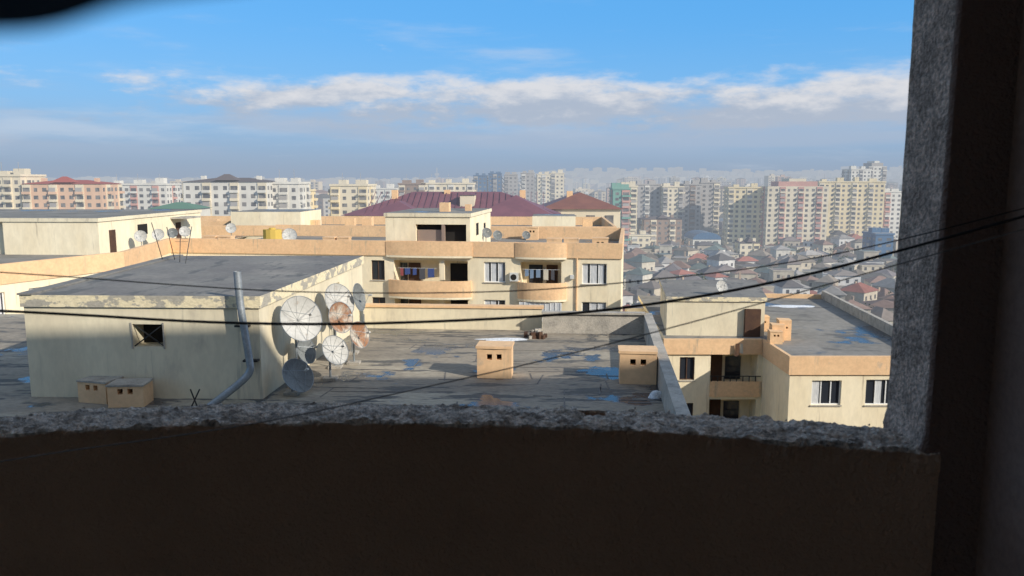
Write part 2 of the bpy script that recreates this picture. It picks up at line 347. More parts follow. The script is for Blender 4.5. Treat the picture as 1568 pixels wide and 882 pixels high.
def chimney(x,y,z,w,h,ang,wall='peach_paint',d=None,holes=2,cap='old_concrete'):
    d=d or w*.75; mb=MB('chimney_vent'); mb.set(x,y,ang); hw=.15*w; g=.28*w
    ops=[(g*(k-(holes-1)/2)-hw/2,g*(k-(holes-1)/2)+hw/2,z+h*.58,z+h*.58+hw*1.1,'hole') for k in range(holes)]
    facade(mb,-w/2,w/2,z+.003,z+h*.92,ops,wall)
    mb.quad((w/2,0,z),(w/2,d,z),(w/2,d,z+h*.92),(w/2,0,z+h*.92),wall); mb.quad((-w/2,d,z),(-w/2,0,z),(-w/2,0,z+h*.92),(-w/2,d,z+h*.92),wall)
    mb.quad((w/2,d,z),(-w/2,d,z),(-w/2,d,z+h*.92),(w/2,d,z+h*.92),wall)
    o=.02*w
    ring=[(-w/2-o,-o),(0,-o-.01),(w/2+o,-o),(w/2+o+.01,d/2),(w/2+o,d+o),(-w/2-o,d+o)]
    ring=[(a+U(-.02,.02)*w,b+U(-.02,.02)*w) for a,b in ring]
    mb.prism(ring,z+h*.92+.003,z+h,cap); return mb.build()
chimney(-.54,23.4,ZR,1.05,1.0,-4,cap='peach_paint'); chimney(3.72,22.7,ZR,1.08,1.0,-6,cap='peach_paint')
chimney(-11.35,20.7,ZR,.9,.62,-14); chimney(-10.25,20.3,ZR,.92,.62,4)
X=MB('scrap_bars'); 
for q in(-8.55,-8.4): X.tube((q,20.4,-6),(q+(.2 if q<-8.5 else -.2),20.5,-5.55),.02,'black_metal',5)
X.build()
G=MB('broken_brick_pile')
for k in range(26):
    x=.9+random.gauss(0,.22);y=29.7+random.gauss(0,.22); s=U(.05,.12); G.set(x,y,U(0,90)); G.box(-s,s,-s*.6,s*.6,ZR+.003,ZR+U(.08,.3),'old_concrete' if k%2 else 'brown_door')
G.build()

def dish(x,y,z,r,dirv,m,zb,mesh=False):
    mb=MB('satellite_dish'); d=Vector(dirv).normalized(); u=d.cross(Vector((0,0,1))).normalized(); v=u.cross(d); c=Vector((x,y,z))
    nr,na=7,36; dep=.17*r*2; vs=[tuple(c-d*dep)]; 
    for k in range(1,nr+1):
        for a in range(na):
            t=6.2832*a/na; q=k/nr; vs.append(tuple(c+(u*math.cos(t)+v*math.sin(t))*r*q+d*dep*(q*q-1)))
    fs=[(0,1+a,1+(a+1)%na) for a in range(na)]
    for k in range(nr-1):
        for a in range(na): fs.append((1+k*na+a,1+(k+1)*na+a,1+(k+1)*na+(a+1)%na,1+k*na+(a+1)%na))
    mb.add(vs,fs,m)
    for a in range(na):
        t=6.2832*a/na;t2=6.2832*(a+1)/na
        mb.tube(c+(u*math.cos(t)+v*math.sin(t))*r,c+(u*math.cos(t2)+v*math.sin(t2))*r,.010,'galvanised',4)
        if a%3==0:
            prev=c-d*dep*.99
            for k in range(1,5):
                q=k/4; pt=c+(u*math.cos(t)+v*math.sin(t))*r*q+d*(dep*(q*q-1)+.002); mb.tube(prev,pt,.004,'dish_grey',4); prev=pt
    F=c+d*r*.75
    for a in(.5,2.6,4.7): mb.tube(c+(u*math.cos(a)+v*math.sin(a))*r*.97,F,.007,'galvanised',5)
    mb.tube(F-d*.02,F+d*.11,.035,'dish_white',8)
    bk=c-d*(dep+.15); mb.tube(c-d*dep,bk,.05,'black_metal',6); mb.tube(bk,(bk.x,bk.y,zb),.035,'galvanised',8)
    mb.box(bk.x-.2,bk.x+.2,bk.y-.2,bk.y+.2,zb+.003,zb+.08,'old_concrete'); return mb.build()
dish(-6.02,22.2,-3.93,.66,(.68,-.66,.33),'dish_white',ZR)
dish(-5.42,24.6,-4.32,.50,(.80,-.54,.25),'dish_rust',ZR)
dish(-5.75,26.0,-4.00,.60,(.78,-.56,.4),'dish_white',ZR)
dish(-5.25,26.8,-4.0,.48,(.97,-.2,.2),'dish_grey',ZR)
dish(-4.95,25.2,-5.0,.44,(.85,-.5,.3),'dish_rust',ZR)
dish(-5.28,23.1,-5.05,.46,(.74,-.56,.45),'dish_white',ZR)
dish(-5.98,21.5,-5.42,.50,(.72,-.5,.5),'dish_grey',ZR)
dish(-6.2,23.3,-5.1,.42,(.9,-.35,.35),'dish_grey',ZR)
dish(-6.1,27.6,-4.5,.40,(.8,-.5,.4),'dish_grey',ZR)

# ---------------------------------------------------------------- block B behind
B=MB('balconied_apartment_block'); BO=(-11.6,63.0,-8.5); B.set(*BO)
ops=[]
for fl in range(6):
    z=-8.0-3*fl
    ops+=[(.3,1.4,z,z+1.6,'win'),(2.2,8.2,z-.9,z+1.65,'log'),(9.5,11.2,z,z+1.6,'winw'),(12.4,15.6,z-.9,z+1.65,'log'),(17.2,19.1,z,z+1.6,'winw'),
          (-4.2,-2.6,z,z+1.6,'winw'),(-9.2,-7.6,z,z+1.6,'winw'),(-15,-13.4,z,z+1.6,'win')]
facade(B,-17,20.2,-40,-6.03,ops,'cream_plaster')
B.prism([(-17,1.6),(20.2,1.6),(20.2,20),(-17,20)],-40,-6.03,'cream_plaster')
B.quad((20.2,0,-40),(20.2,1.6,-40),(20.2,1.6,-6.03),(20.2,0,-6.03),'cream_plaster')
B.prism([(-17,0),(20.2,0),(20.2,20),(-17,20)],-6.028,-6.0,'cream_plaster','bitumen_far')
B.box(-17,20.25,-.12,.2,-5.997,-4.82,'peach_paint'); B.box(19.95,20.25,.203,20,-5.997,-4.82,'peach_paint'); B.box(-17,19.94,19.8,20.1,-5.997,-4.82,'peach_paint')
bow(B,1.6,8.6,.5,-5.95,-4.86,'peach_paint'); bow(B,12.0,16.0,.5,-5.95,-4.86,'peach_paint')
for fl in range(6):
    z=-9.2-3*fl
    bow(B,1.8,8.5,.9,z,z+1.3,'peach_paint'); bow(B,12.2,16.0,.9,z,z+1.3,'cream_plaster' if fl else 'peach_paint')
    B.box(3.0,4.0,1.30,1.397,z+.3,z+2.5,'brown_door'); B.box(2.3,2.9,1.33,1.397,z+1,z+2.5,'glass'); B.box(6.5,7.9,1.3,1.397,z+.3,z+2.5,'dark_opening')
    B.box(5.9,6.3,-.02,.25,z+1.3,z+2.845,'cream_plaster')
    B.box(12.9,14.0,1.3,1.397,z+1.0,z+2.5,'glass'); B.box(14.3,15.2,1.3,1.397,z+.3,z+2.5,'brown_door')
    laundry(B,2.8,5.6,z+2.25,-.35); 
    if fl==0: laundry(B,12.8,15.3,z+2.3,-.35)
    else:
        for k in range(9):
            x=12.4+k*.4; B.box(x,x+.05,-.75,-.70,z+1.3,z+2.8,'white_frame')
        B.quad((12.4,-.71,z+1.3),(15.7,-.71,z+1.3),(15.7,-.71,z+2.8),(12.4,-.71,z+2.8),'curtain_white')
    B.box(11.6,12.05+.2,-.35,-.01,z+1.35,z+2.0,'ac_white'); B.tube((11.9,-.36,z+1.67),(11.9,-.353,z+1.67),.24,'dark_opening',14)
    B.box(16.3,16.6,-.25,-.01,z+1.6,z+1.9,'ac_white')
B.tube((16.8,-.1,-40),(16.8,-.1,-6),.06,'peach_paint',6)
B.set(-10.2,63.6,-7)
facade(B,0,6.9,-6,-2.95,[(2.5,6.6,-4.95,-3.55,'dark')],'cream_plaster')
B.box(4.6,4.85,-.01,.3,-4.9,-3.56,'far_brown'); B.box(2.55,4.55,.3,.5,-4.95,-4.0,'far_brown')
B.prism([(0,.7),(6.9,.7),(6.9,11),(0,11)],-6,-2.95,'cream_plaster')
B.quad((6.9,0,-6),(6.9,.7,-6),(6.9,.7,-2.95),(6.9,0,-2.95),'cream_plaster')
B.prism([(-.1,-.1),(7.0,-.1),(7.0,11.2),(-.1,11.2)],-2.947,-2.65,'cream_wall_old','bitumen_far')
B.box(6.905,6.94,3,4,-4.6,-3.6,'dark_opening'); B.box(6.905,6.94,7,7.8,-4.4,-3.8,'dark_opening')
B.box(3.8,4.6,3,3.8,-2.65,-1.9,'peach_paint'); B.box(5.6,6.1,5,5.5,-2.65,-2.1,'peach_paint')
LW=[(-34,33.8),(-26.3,53),(-28.4,65.5),(-28.5,95),(-70,95),(-70,33.8)]
B.set(-34,33.8,68.15)
facade(B,0,20.7,-40,-6.03,[(k*3.2+1,k*3.2+2.7,-8-3*q,-6.45-3*q,'winw') for k in range(6) for q in range(4)],'cream_plaster')
B.set()
B.prism([(-26.301,53),(-28.4,65.5),(-28.5,65.5),(-26.5,53)],-40,-6.03,'cream_plaster')
B.prism(LW,-6.028,-6.0,'cream_plaster','bitumen_far')
B.wallseg((-33.95,33.8),(-26.2,53.0),.3,-5.997,-4.82,'peach_paint',1); B.wallseg((-26.2,53.03),(-28.35,65.4),.3,-5.997,-4.82,'peach_paint',1)
B.box(-70,-28.9,94,94.4,-5.99,-4.85,'peach_paint')
B.build()
lp=MB('rooftop_penthouse'); lp.set(-41,63.5,-3)
facade(lp,0,7.9,-6,-3.35,[],'cream_plaster')
lp.prism([(-14,.5),(7.9,.5),(7.9,18.5),(-14,18.5)],-6,-3.35,'cream_plaster'); lp.quad((7.9,0,-6),(7.9,.5,-6),(7.9,.5,-3.35),(7.9,0,-3.35),'cream_plaster')
lp.prism([(-14.2,-.1),(8.0,-.1),(8.0,18.6),(-14.2,18.6)],-3.347,-3.05,'cream_wall_old','bitumen_far')
lp.box(7.905,7.95,1.5,2.4,-6,-4.1,'brown_door'); lp.box(7.905,7.95,13,14,-6,-4.1,'brown_door'); lp.box(7.905,7.95,6,7.6,-4.8,-3.9,'dark_opening')
lp.box(7.905,9.5,12,15,-3.7,-3.55,'old_concrete')
lp.build()
for (x,y,r) in((-31.6,67,.5),(-31.0,69,.5),(-30.3,73,.5),(-30.6,71,.45),(-19.2,68,.62),(-1.2,66,.4),(-2.2,69,.45),(-27.8,78,.5),(1.2,66,.35)):
    dish(x,y,-4.75 if x<-5 else -4.6,r,(.3,-.9,.35),'dish_white' if r>.45 else 'dish_grey',ZR)
for (x,y,w) in((-25.6,66.4,1.1),(-24.2,66.2,1.1),(-15.2,65.2,1.0),(-14.0,65.1,1.0),(3.4,63.5,1.2),(4.8,63.6,1.2),(7.2,64.2,1.3),(-22,76,1.2),(-8.5,80,1.2),(2,79,1.2)):
    chimney(x,y,ZR,w,1.3,-6,cap='peach_paint')
yb=MB('water_tank'); yb.set(-21.9,72,0); yb.prism([(math.cos(k*.5236)*.85,math.sin(k*.5236)*.6) for k in range(12)],-5.99,-4.5,'plastic_yellow'); yb.prism([(math.cos(k*.5236)*.3,math.sin(k*.5236)*.3) for k in range(12)],-4.497,-4.35,'plastic_yellow'); yb.build()
an=MB('rooftop_antenna')
for x in(-13.2,-12.6,-12.2,-13.6):
    h=U(.8,1.5); an.tube((x,29+U(0,2),-3.1),(x+U(-.1,.1),30,-3.1+h),.015,'black_metal',5)
for k in range(3): an.tube((-12.6-.25,30,-2.1-.12*k),(-12.6+.25,30,-2.1-.12*k),.008,'black_metal',4)
an.build()

B2=MB('apartment_block'); B2.set(-44,86,-3)
B2.box(0,55,0,22,-40,-6,'cream_plaster',top='bitumen_far')
B2.box(-.1,55.1,-.1,.2,-5.997,-4.9,'peach_paint'); B2.box(-.1,55.1,21.8,22.1,-5.997,-4.9,'peach_paint'); B2.box(54.8,55.1,.203,21.79,-5.997,-4.9,'peach_paint')
B2.box(12,20,4,12,-5.99,-3.6,'cream_plaster',top='bitumen_far'); B2.box(46,51,8,14,-5.99,-4.2,'cream_plaster',top='bitumen_far')
for k in range(16):
    x=U(2,53); y=U(2,19); B2.box(x,x+1.2,y,y+.9,-5.99,-4.7,'peach_paint'); 
B2.build()
C=MB('purple_roofed_building'); C.set(-25,118,-2)
C.box(0,32,0,18,-40,-5.3,'far_cream'); C.hip(0,32,0,18,-5.3,3.4,'purple_metal')
C.hip(20,31,-4,10,-5.2,2.9,'purple_metal'); C.box(20.3,30.7,-3.7,8,-40,-5.22,'far_cream')
C.hip(4,12,-3,8,-5.2,2.0,'purple_metal')
for k in range(34):
    x=.2+k*.95
    if 3<x<30: 
        C.tube((x,-.5,-5.28),(x,8.4,-1.93+.02),.05,'purple_metal',4)
C.box(22.3,24.3,-4.05,-3.7,-7.5,-6,'far_window'); C.box(27,29,-4.05,-3.7,-7.5,-6,'far_window')
for (x,y) in((6,6),(14,8),(26,6)): C.box(x,x+.9,y,y+.9,-4.2,-1.6,'peach_paint')
C.box(17,19.2,3,6,-4.8,-2.3,'far_cream'); C.hip(17,19.2,3,6,-2.3,.4,'purple_metal',ov=.2)
C.build()
C2=MB('brown_roofed_building'); C2.set(5,128,-2)
C2.box(0,12.5,0,20,-40,-4.7,'far_cream'); C2.hip(0,12.5,0,20,-4.7,2.6,'brownred_metal'); 
for k in range(4): C2.box(1+k*3,2.4+k*3,-.05,0.1,-7.2,-5.7,'far_window')
C2.box(4,5,5,6,-4,-1.9,'peach_paint'); C2.build()

# ---------------------------------------------------------------- block D on the right
Dd=MB('lower_apartment_block'); ZD=-10.0
Dd.set(9.7,48.9,0)
ops=[]
for fl in range(5):
    z=-13.0-3*fl
    ops+=[(.95,1.9,z+.35,z+1.85,'win'),(2.9,5.9,z-.7,z+2.1,'log')]
facade(Dd,0,6.2,-40,ZD-.95,ops,'cream_plaster')
Dd.box(0,6.2,1.6,18,-40,ZD-.95,'cream_plaster'); Dd.quad((0,1.6,-40),(0,0,-40),(0,0,ZD-.95),(0,1.6,ZD-.95),'cream_plaster')
for fl in range(5):
    z=-13.0-3*fl; Dd.box(3.3,4.0,1.3,1.397,z-.6,z+1.7,'brown_door'); Dd.box(4.2,5.2,1.3,1.397,z+.1,z+1.6,'glass')
    Dd.box(2.9,6.15,-.12,.1,z-.7,z+.28,'peach_paint')
    for k in range(8): Dd.box(2.95+k*.4,3.0+k*.4,-.1,-.04,z+.283,z+.6,'black_metal')
    Dd.box(2.9,6.1,-.1,-.05,z+.603,z+.65,'black_metal')
Dd.box(-.12,6.1,-.15,.2,ZD-.947,ZD+.02,'peach_paint')
Dd.set(15.9,44,0)
ops=[]
for fl in range(5):
    z=-12.85-3*fl; ops+=[(1.3,3.0,z,z+1.45,'winw'),(4.4,6.2,z-.0,z+1.5,'winw')]
facade(Dd,0,8.2,-40,ZD-1.05,ops,'cream_plaster')
Dd.box(0.0,8.2,.6,22,-40,ZD-1.05,'cream_plaster'); Dd.quad((0,.6,-40),(0,0,-40),(0,0,ZD-1.05),(0,.6,ZD-1.05),'cream_plaster')
Dd.box(-.1,8.3,-.12,.12,ZD-1.047,ZD+.03,'peach_paint'); Dd.box(-.1,.1,.123,4.7,ZD-1.047,ZD+.03,'peach_paint')
Dd.set()
Dd.prism([(9.75,49.12),(15.95,49.12),(15.95,44.13),(24.1,44.13),(26.5,66),(11,68)],ZD-.3,ZD,'cream_plaster','bitumen_far')
Dd.wallseg((24.1,44.2),(26.5,66),.28,ZD+.003,ZD+.7,'old_concrete',1); Dd.wallseg((26.2,66),(17,67.2),.28,ZD+.003,ZD+.35,'peach_paint',-1)
Dd.prism([(10.0,50.2),(16.2,49.8),(18.2,58.5),(11.2,58.8)],ZD+.003,-7.75,'cream_wall_old')
Dd.prism([(9.92,50.1),(16.28,49.7),(18.3,58.6),(11.1,58.9)],-7.747,-7.45,'peeling_lip','bitumen_dark')
Dd.box(14.9,15.9,49.6,49.85,ZD+.01,-8.2,'brown_door')
Dd.build()
for (x,y,h) in((16.7,51.5,1.0),(16.5,48,1.1),(17.1,48.5,1.3),(16.2,47.4,.8)): chimney(x,y,ZD,.75,h,-6,d=.8,cap='peach_paint')
dish(13.7,50.9,-6.9,.42,(.3,-.9,.35),'dish_white',-7.45)
slab_sheet('snow_patch',22.3,62,1.6,.7,ZD+.004,'snow',.05,3)
rg=MB('hanging_cloth'); rg.set(14.0,48.55,0)
rg.quad((0,0,-11.0),(.35,0.05,-11.05),(.3,0,-10.2),(.05,0,-10.2),'brown_door'); rg.quad((.33,.02,-10.8),(.55,0,-10.85),(.5,0,-10.2),(.34,0,-10.2),'cloth_5'); rg.build()

# ---------------------------------------------------------------- towers
FOOT=[]
def tower(name,x,y,w,d,zt,ang=0,wall='far_cream',acc=None,roof='flat',zb=-40,bay=3.2,fh=2.9,step=0):
    FOOT.append((x-w/2-5,x+w/2+5,y-9,y+d+3))
    mb=MB(name); acc=acc or wall
    mb.set(x,y,ang); mb.box(-w/2,w/2,0,d,zb,zt,wall,top='far_grey')
    ca,sa=math.cos(math.radians(ang)),math.sin(math.radians(ang))
    faces=[(-w/2,0,0,w),(w/2,0,90,d),(-w/2,d,-90,d)]
    nf=int((zt-zb-.8)/fh)
    for (fx,fy,fa,L) in faces:
        mb.set(x+fx*ca-fy*sa,y+fx*sa+fy*ca,ang+fa); n=max(2,int(L/bay)); bw=L/n; ph=random.randrange(3)
        for i in range(n):
            c=(i+.5)*bw; balc=(i+ph)%3==1
            if balc: mb.box(c-bw*.46,c+bw*.46,-.35,-.003,zb,zt-.3,acc)
            for k in range(nf):
                z=zt-.9-fh*(k+1)+.9
                if z<-38.5: continue
                bo=-.35 if balc else 0
                if balc:
                    mb.box(c-bw*.44,c+bw*.44,bo-.9,bo-.003,z-.95,z-.0,acc if k%4 else wall)
                    if R()<.75: mb.quad((c-bw*.38,bo-.02,z+.02),(c+bw*.38,bo-.02,z+.02),(c+bw*.38,bo-.02,z+1.5),(c-bw*.38,bo-.02,z+1.5),'far_window')
                    else: mb.quad((c-bw*.38,bo-.8,z+.02),(c+bw*.38,bo-.8,z+.02),(c+bw*.38,bo-.8,z+1.5),(c-bw*.38,bo-.8,z+1.5),'far_grey')
                else:
                    ww=bw*U(.18,.27); mb.quad((c-ww,bo-.03,z),(c+ww,bo-.03,z),(c+ww,bo-.03,z+1.45),(c-ww,bo-.03,z+1.45),'far_window')
    mb.set(x,y,ang)
    if roof=='flat':
        mb.box(-w/2-.4,w/2+.4,-.4,d+.4,zt+.003,zt+.8,wall,top='far_grey')
        for k in range(max(2,int(w/9))):
            a=-w/2+w*(k+.5)/max(2,int(w/9)); s=U(1.3,2.4); mb.box(a-s,a+s,d*.3,d*.3+4,zt+.8,zt+U(2,3.6),wall,top='far_grey')
            mb.tube((a,d*.3,zt+2),(a,d*.3,zt+5.5),.08,'far_grey',4)
    elif roof=='step':
        mb.box(-w*.32,w*.32,1,d-1,zt,zt+2.8,acc,top='far_grey'); mb.box(-w*.14,w*.14,2,d-2,zt+2.8,zt+4.4,wall,top='far_grey')
    else:
        mb.hip(-w/2,w/2,0,d,zt,1.5,roof,ov=.4)
        mb.hip(-w*.14,w*.14,-.5,6,zt+.6,2.2,roof,ov=.2)
        for a in(-w*.35,w*.33): mb.box(a-.8,a+.8,d*.4,d*.4+1.6,zt,zt+2.2,wall)
    return mb.build()
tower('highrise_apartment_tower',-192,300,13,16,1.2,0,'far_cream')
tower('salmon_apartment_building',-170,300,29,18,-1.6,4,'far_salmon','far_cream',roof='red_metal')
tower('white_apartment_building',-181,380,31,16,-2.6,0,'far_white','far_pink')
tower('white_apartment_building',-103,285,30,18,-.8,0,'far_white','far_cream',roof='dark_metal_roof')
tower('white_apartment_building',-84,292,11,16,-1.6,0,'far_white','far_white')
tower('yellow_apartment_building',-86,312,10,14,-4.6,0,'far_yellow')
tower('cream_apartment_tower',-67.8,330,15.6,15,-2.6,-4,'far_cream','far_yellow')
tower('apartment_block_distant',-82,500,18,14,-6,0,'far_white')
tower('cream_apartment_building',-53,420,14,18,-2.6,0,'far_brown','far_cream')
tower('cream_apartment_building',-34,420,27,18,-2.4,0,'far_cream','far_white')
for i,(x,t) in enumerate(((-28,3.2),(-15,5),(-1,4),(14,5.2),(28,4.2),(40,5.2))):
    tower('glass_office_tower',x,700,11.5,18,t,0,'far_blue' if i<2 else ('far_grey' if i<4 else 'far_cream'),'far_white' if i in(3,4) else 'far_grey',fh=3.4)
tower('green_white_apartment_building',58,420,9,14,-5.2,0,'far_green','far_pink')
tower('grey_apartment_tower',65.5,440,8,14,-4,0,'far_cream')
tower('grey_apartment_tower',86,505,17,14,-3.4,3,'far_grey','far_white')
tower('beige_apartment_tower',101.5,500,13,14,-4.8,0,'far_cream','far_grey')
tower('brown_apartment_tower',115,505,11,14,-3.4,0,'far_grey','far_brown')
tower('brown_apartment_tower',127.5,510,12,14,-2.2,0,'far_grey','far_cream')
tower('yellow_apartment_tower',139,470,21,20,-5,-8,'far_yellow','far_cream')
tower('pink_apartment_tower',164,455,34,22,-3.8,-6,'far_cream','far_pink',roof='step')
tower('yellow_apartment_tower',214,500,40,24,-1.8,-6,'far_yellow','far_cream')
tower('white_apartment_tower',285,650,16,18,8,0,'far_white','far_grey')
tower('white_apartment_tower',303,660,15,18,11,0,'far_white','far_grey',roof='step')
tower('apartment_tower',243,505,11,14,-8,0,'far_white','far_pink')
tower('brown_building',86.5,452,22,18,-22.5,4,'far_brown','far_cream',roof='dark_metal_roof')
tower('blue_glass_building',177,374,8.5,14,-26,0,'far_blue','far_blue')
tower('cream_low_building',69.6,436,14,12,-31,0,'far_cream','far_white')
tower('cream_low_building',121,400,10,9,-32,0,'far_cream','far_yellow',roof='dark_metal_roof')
gb=MB('green_roofed_building'); gb.set(-88,205,0); gb.box(-6,6,0,10,-40,-7.5,'far_white'); gb.hip(-6,6,0,10,-7.5,1.6,'green_metal'); gb.build()
ba=MB('blue_arched_hall'); ba.set(112,452,0); ba.box(-8,8,0,24,-40,-34,'far_white')
n=12; pr=[(-8.2*math.cos(math.pi*k/n),-34+4.0*math.sin(math.pi*k/n)) for k in range(n+1)]
ba.add([(a,b,c) for b in(-.3,24.3) for a,c in pr],[(k,k+1,n+1+k+1,n+1+k) for k in range(n)]+[tuple(range(n+1))],'far_blue')
for k in range(4): ba.box(-7+k*3.6,-4.4+k*3.6,-.1,-.01,-39,-35,'far_window')
ba.build(); FOOT.append((98,126,440,480))
tv=MB('communications_tower'); tv.set(-330,3500,0); tv.box(-5,5,-5,5,-40,20,'far_grey'); tv.box(-9,9,-9,9,18,28,'far_grey'); tv.box(-2,2,-2,2,28,52,'far_grey'); tv.build()

# ---------------------------------------------------------------- low-rise mass, roads, trees, city
def free(x,y): return not any(a<x<b and c<y<d for a,b,c,d in FOOT)
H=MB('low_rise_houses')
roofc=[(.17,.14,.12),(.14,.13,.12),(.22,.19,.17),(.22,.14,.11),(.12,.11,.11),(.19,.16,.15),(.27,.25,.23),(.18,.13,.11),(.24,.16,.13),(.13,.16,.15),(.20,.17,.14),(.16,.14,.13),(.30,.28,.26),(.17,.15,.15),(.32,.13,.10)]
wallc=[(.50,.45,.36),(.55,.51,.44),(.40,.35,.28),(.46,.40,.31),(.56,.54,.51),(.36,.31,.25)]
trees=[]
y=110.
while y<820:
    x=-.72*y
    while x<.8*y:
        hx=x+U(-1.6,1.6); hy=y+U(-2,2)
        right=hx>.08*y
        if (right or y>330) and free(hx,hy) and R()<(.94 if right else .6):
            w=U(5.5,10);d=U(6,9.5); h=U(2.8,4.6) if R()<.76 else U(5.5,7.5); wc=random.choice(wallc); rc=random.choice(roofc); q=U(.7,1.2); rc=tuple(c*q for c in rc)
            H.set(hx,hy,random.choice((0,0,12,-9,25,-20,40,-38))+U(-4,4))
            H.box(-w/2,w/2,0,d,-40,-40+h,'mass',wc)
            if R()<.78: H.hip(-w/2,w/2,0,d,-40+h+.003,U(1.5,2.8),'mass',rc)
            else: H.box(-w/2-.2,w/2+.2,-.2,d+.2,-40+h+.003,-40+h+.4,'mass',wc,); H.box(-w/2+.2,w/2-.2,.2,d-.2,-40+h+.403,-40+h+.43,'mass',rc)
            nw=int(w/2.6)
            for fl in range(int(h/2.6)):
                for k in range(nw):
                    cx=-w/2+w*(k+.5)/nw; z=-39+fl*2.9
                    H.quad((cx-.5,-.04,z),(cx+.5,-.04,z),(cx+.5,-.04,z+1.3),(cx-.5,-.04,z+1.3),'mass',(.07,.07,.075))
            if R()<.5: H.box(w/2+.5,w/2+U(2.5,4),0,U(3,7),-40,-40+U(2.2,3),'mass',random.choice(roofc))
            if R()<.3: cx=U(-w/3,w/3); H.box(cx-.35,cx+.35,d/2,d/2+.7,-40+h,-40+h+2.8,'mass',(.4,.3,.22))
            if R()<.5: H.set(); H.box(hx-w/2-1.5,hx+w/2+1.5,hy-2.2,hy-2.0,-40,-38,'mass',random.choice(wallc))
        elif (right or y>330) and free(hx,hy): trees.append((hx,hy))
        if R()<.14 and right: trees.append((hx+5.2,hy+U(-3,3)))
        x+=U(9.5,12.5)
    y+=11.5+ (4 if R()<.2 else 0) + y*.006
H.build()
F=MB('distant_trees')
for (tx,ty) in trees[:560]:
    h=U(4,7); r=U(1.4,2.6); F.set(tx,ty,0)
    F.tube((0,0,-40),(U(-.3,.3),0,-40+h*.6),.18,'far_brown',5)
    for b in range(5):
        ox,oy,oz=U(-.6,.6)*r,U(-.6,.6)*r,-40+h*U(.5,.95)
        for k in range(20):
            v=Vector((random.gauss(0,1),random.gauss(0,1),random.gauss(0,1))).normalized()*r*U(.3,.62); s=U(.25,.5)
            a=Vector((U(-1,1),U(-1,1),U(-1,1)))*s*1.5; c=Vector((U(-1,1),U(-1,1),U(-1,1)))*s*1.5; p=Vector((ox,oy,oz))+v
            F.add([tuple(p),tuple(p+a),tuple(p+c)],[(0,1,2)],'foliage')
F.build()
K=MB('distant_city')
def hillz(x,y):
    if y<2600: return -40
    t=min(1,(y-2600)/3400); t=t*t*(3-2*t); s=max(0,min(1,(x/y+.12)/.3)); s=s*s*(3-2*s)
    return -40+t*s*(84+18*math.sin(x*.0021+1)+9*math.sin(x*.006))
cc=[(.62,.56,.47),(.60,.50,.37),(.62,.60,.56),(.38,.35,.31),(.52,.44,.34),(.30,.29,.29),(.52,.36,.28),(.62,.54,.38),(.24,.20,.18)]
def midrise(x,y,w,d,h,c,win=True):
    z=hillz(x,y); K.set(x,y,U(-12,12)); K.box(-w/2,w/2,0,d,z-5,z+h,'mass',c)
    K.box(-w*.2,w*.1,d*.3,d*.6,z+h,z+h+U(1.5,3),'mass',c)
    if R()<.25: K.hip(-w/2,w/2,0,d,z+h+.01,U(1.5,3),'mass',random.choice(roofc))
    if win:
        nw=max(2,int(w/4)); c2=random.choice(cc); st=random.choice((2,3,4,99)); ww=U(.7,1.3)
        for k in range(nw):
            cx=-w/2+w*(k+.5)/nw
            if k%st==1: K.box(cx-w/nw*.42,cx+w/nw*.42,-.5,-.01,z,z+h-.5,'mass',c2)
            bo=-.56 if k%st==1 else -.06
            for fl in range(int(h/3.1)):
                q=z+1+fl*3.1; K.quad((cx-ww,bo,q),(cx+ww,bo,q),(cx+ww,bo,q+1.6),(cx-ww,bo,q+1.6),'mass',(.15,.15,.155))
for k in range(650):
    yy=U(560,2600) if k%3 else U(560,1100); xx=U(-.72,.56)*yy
    if yy<800 and -80<xx<90: continue
    midrise(xx,yy,U(12,34),U(10,18),random.choice((6,9,9,12,15,18,27)) + (U(4,12) if R()<.2 and yy>900 else 0),random.choice(cc),yy<1900)
for k in range(60):
    yy=U(570,1000); xx=U(.13,.42)*yy; midrise(xx,yy,U(12,22),14,U(20,35),random.choice(cc))
for k in range(110):
    yy=U(1000,2600); xx=U(-.1,.56)*yy; midrise(xx,yy,U(14,26),16,U(28,46),random.choice(cc))
for k in range(50):
    yy=U(900,2600); xx=U(-.7,-.1)*yy; midrise(xx,yy,U(14,26),16,U(25,38),random.choice(cc))
for k in range(3000):
    yy=U(2600,6500); xx=U(-.72,.60)*yy; midrise(xx,yy,U(16,60),30,U(10,28) if R()<.85 else U(34,52),random.choice(cc),False)
K.build()
gr=MB('ground'); 
gr.quad((-60000,-60000,-40),(60000,-60000,-40),(60000,90000,-40),(-60000,90000,-40),'city_ground'); gr.build()
rd=MB('road'); 
for (p,q) in(((30,60),(150,440)),((-60,345),(300,330)),((62,230),(260,300)),((-20,100),(60,230))):
    d=Vector((q[0]-p[0],q[1]-p[1])).normalized(); nn=Vector((-d.y,d.x))
    for (o,w,z,m) in((0,3.2,.004,'asphalt'),(4.2,.9,.12,'far_grey'),(-4.2,.9,.12,'far_grey')):
        pts=[(p[0]+nn.x*(o+s),p[1]+nn.y*(o+s)) for s in(-w,w)]; pt2=[(q[0]+nn.x*(o+s),q[1]+nn.y*(o+s)) for s in(-w,w)]
        rd.quad((*pts[1],-40+z),(*pts[0],-40+z),(*pt2[0],-40+z),(*pt2[1],-40+z),m)
rd.build()
hl=MB('hill'); nx,ny=90,40; vs=[]
for j in range(ny+1):
    y=2600+j*(11000-2600)/ny
    for i in range(nx+1):
        x=(-.9+1.8*i/nx)*y; vs.append((x,y,hillz(x,min(y,6300))-.4+ (0 if y<6300 else -(y-6300)*.01)))
hl.add(vs,[(j*(nx+1)+i,j*(nx+1)+i+1,(j+1)*(nx+1)+i+1,(j+1)*(nx+1)+i) for j in range(ny) for i in range(nx)],'hill_soil'); hl.build(smooth=True)

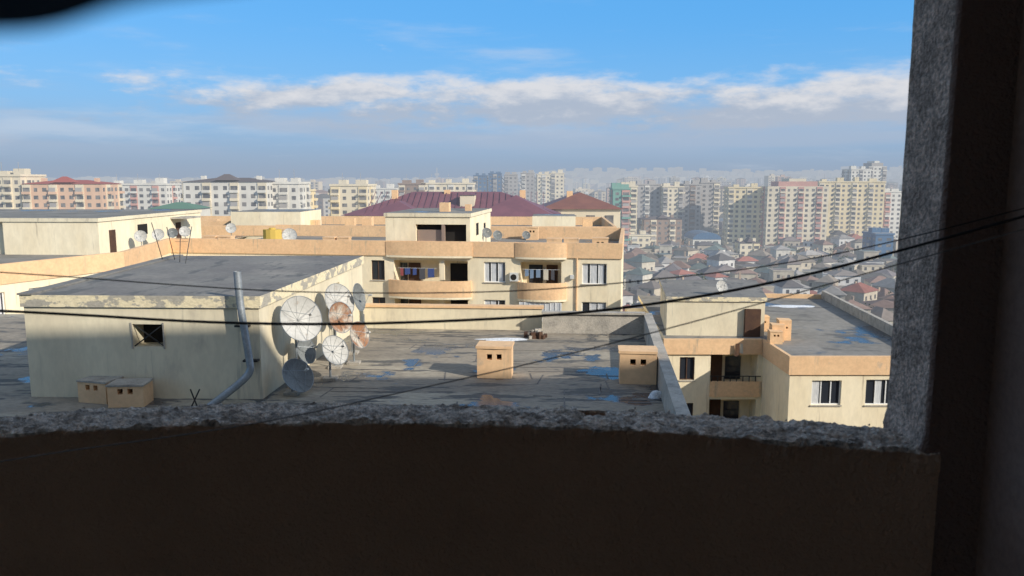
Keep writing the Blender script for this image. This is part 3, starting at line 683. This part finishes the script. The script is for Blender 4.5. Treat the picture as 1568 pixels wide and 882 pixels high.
# ---------------------------------------------------------------- sky
w=D.worlds.new('World'); scene.world=w; w.use_nodes=True; nt=w.node_tree; n=nt.nodes; l=nt.links; n.clear()
out=n.new('ShaderNodeOutputWorld'); bg=n.new('ShaderNodeBackground'); bg.inputs[1].default_value=.15; l.new(bg.outputs[0],out.inputs[0])
sky=n.new('ShaderNodeTexSky'); sky.sky_type='NISHITA'; sky.sun_disc=False; sky.sun_elevation=SUN_EL; sky.sun_rotation=math.radians(127); sky.air_density=1.0; sky.dust_density=1.0; sky.ozone_density=1.5; sky.altitude=50
tc=n.new('ShaderNodeTexCoord'); sp=n.new('ShaderNodeSeparateXYZ'); l.new(tc.outputs['Generated'],sp.inputs[0])
def MR(v,a,b,c=0,d=1):
    t=n.new('ShaderNodeMapRange'); t.interpolation_type='SMOOTHSTEP'
    for i,q in enumerate((a,b,c,d)): t.inputs[i+1].default_value=q
    l.new(v,t.inputs[0]); return t.outputs[0]
def MA(op,a,b,c=None):
    t=n.new('ShaderNodeMath'); t.operation=op
    for i,q in enumerate((a,b,c)):
        if q is None: continue
        if isinstance(q,(int,float)): t.inputs[i].default_value=q
        else: l.new(q,t.inputs[i])
    return t.outputs[0]
def NZ(sc,loc,detail=6,rough=.55,s=1):
    m=n.new('ShaderNodeMapping'); m.inputs['Scale'].default_value=sc; m.inputs['Location'].default_value=loc; l.new(tc.outputs['Generated'],m.inputs[0])
    t=n.new('ShaderNodeTexNoise'); t.inputs['Scale'].default_value=s; t.inputs['Detail'].default_value=detail; t.inputs['Roughness'].default_value=rough; l.new(m.outputs[0],t.inputs['Vector']); return t.outputs['Fac']
def MX(f,a,b):
    t=n.new('ShaderNodeMix'); t.data_type='RGBA'
    for i,s in ((0,f),(6,a),(7,b)):
        if isinstance(s,tuple): t.inputs[i].default_value=(*s,1)
        elif isinstance(s,(int,float)): t.inputs[i].default_value=s
        else: l.new(s,t.inputs[i])
    return t.outputs[2]
X=sp.outputs[0]; Z=sp.outputs[2]
base=MX(MR(Z,.25,.55,.78,.15),sky.outputs[0],(.45,2.75,6.2))
# unseen upper sky mixed to pale grey, added to raise and neutralise the fill
base=MX(MR(Z,.32,.60,0,.42),base,(3.9,4.2,4.6))
base=MX(MR(Z,.02,.20,.70,0),base,(1.9,3.5,5.3))
base=MX(MR(Z,-.01,.10,1.0,.0),base,(2.2,2.65,3.35))
nb=NZ((6,6,26),(3.1,0,.4)); nf_=NZ((22,22,60),(1,2,3),6,.6); nl=NZ((3,3,3),(.7,0,0),2)
zz=MA('ADD',Z,MA('MULTIPLY',MA('SUBTRACT',nl,.5),.02))
band=MA('MULTIPLY',MR(zz,.040,.080),MR(zz,.105,.150,1,0)); band=MA('MULTIPLY',band,MR(X,-.52,-.15,.42,1)); 
v=MA('ADD',MA('ADD',MA('MULTIPLY',nb,.75),MA('MULTIPLY',nf_,.32)),MA('MULTIPLY',band,.36))
mask=MR(v,.68,.90)
shade=MR(MA('ADD',zz,MA('MULTIPLY',MA('SUBTRACT',nf_,.5),.09)),.078,.118)
ccol=MX(shade,(2.9,3.3,4.0),(5.0,4.95,5.05))
wisp=MA('MULTIPLY',MR(NZ((3.2,3.2,22),(5,1,.2),7,.6),.50,.74),MR(Z,.27,.10,.1,.5))
c1=MX(wisp,base,(4.2,4.6,5.2))
veil=MA('MULTIPLY',MA('MULTIPLY',MR(Z,.015,.05),MR(Z,.12,.06,0,1)),MR(NZ((2.5,2.5,30),(2,7,1),5,.5),.38,.60,.1,.65))
c1=MX(veil,c1,(2.8,3.25,4.05))
l.new(MX(MA('MULTIPLY',mask,.92),c1,ccol),bg.inputs[0])
sl=D.lights.new('sun','SUN'); sl.energy=4.7; sl.angle=math.radians(.6); sl.color=(1,.93,.81)
so=D.objects.new('sun',sl); scene.collection.objects.link(so)
dvv=Vector((-math.sin(SUN_AZ)*math.cos(SUN_EL),math.cos(SUN_AZ)*math.cos(SUN_EL),-math.sin(SUN_EL))); so.rotation_euler=dvv.to_track_quat('-Z','Y').to_euler()
# ---------------------------------------------------------------- camera
cam=D.cameras.new('camera'); co=D.objects.new('camera',cam); scene.collection.objects.link(co); scene.camera=co
cam.sensor_width=36; cam.lens=27.7; cam.clip_start=.02; cam.clip_end=200000
co.location=(0,0,0); co.rotation_euler=(math.radians(90-7.83),0,0)
cam.dof.use_dof=True; cam.dof.focus_distance=12; cam.dof.aperture_fstop=10
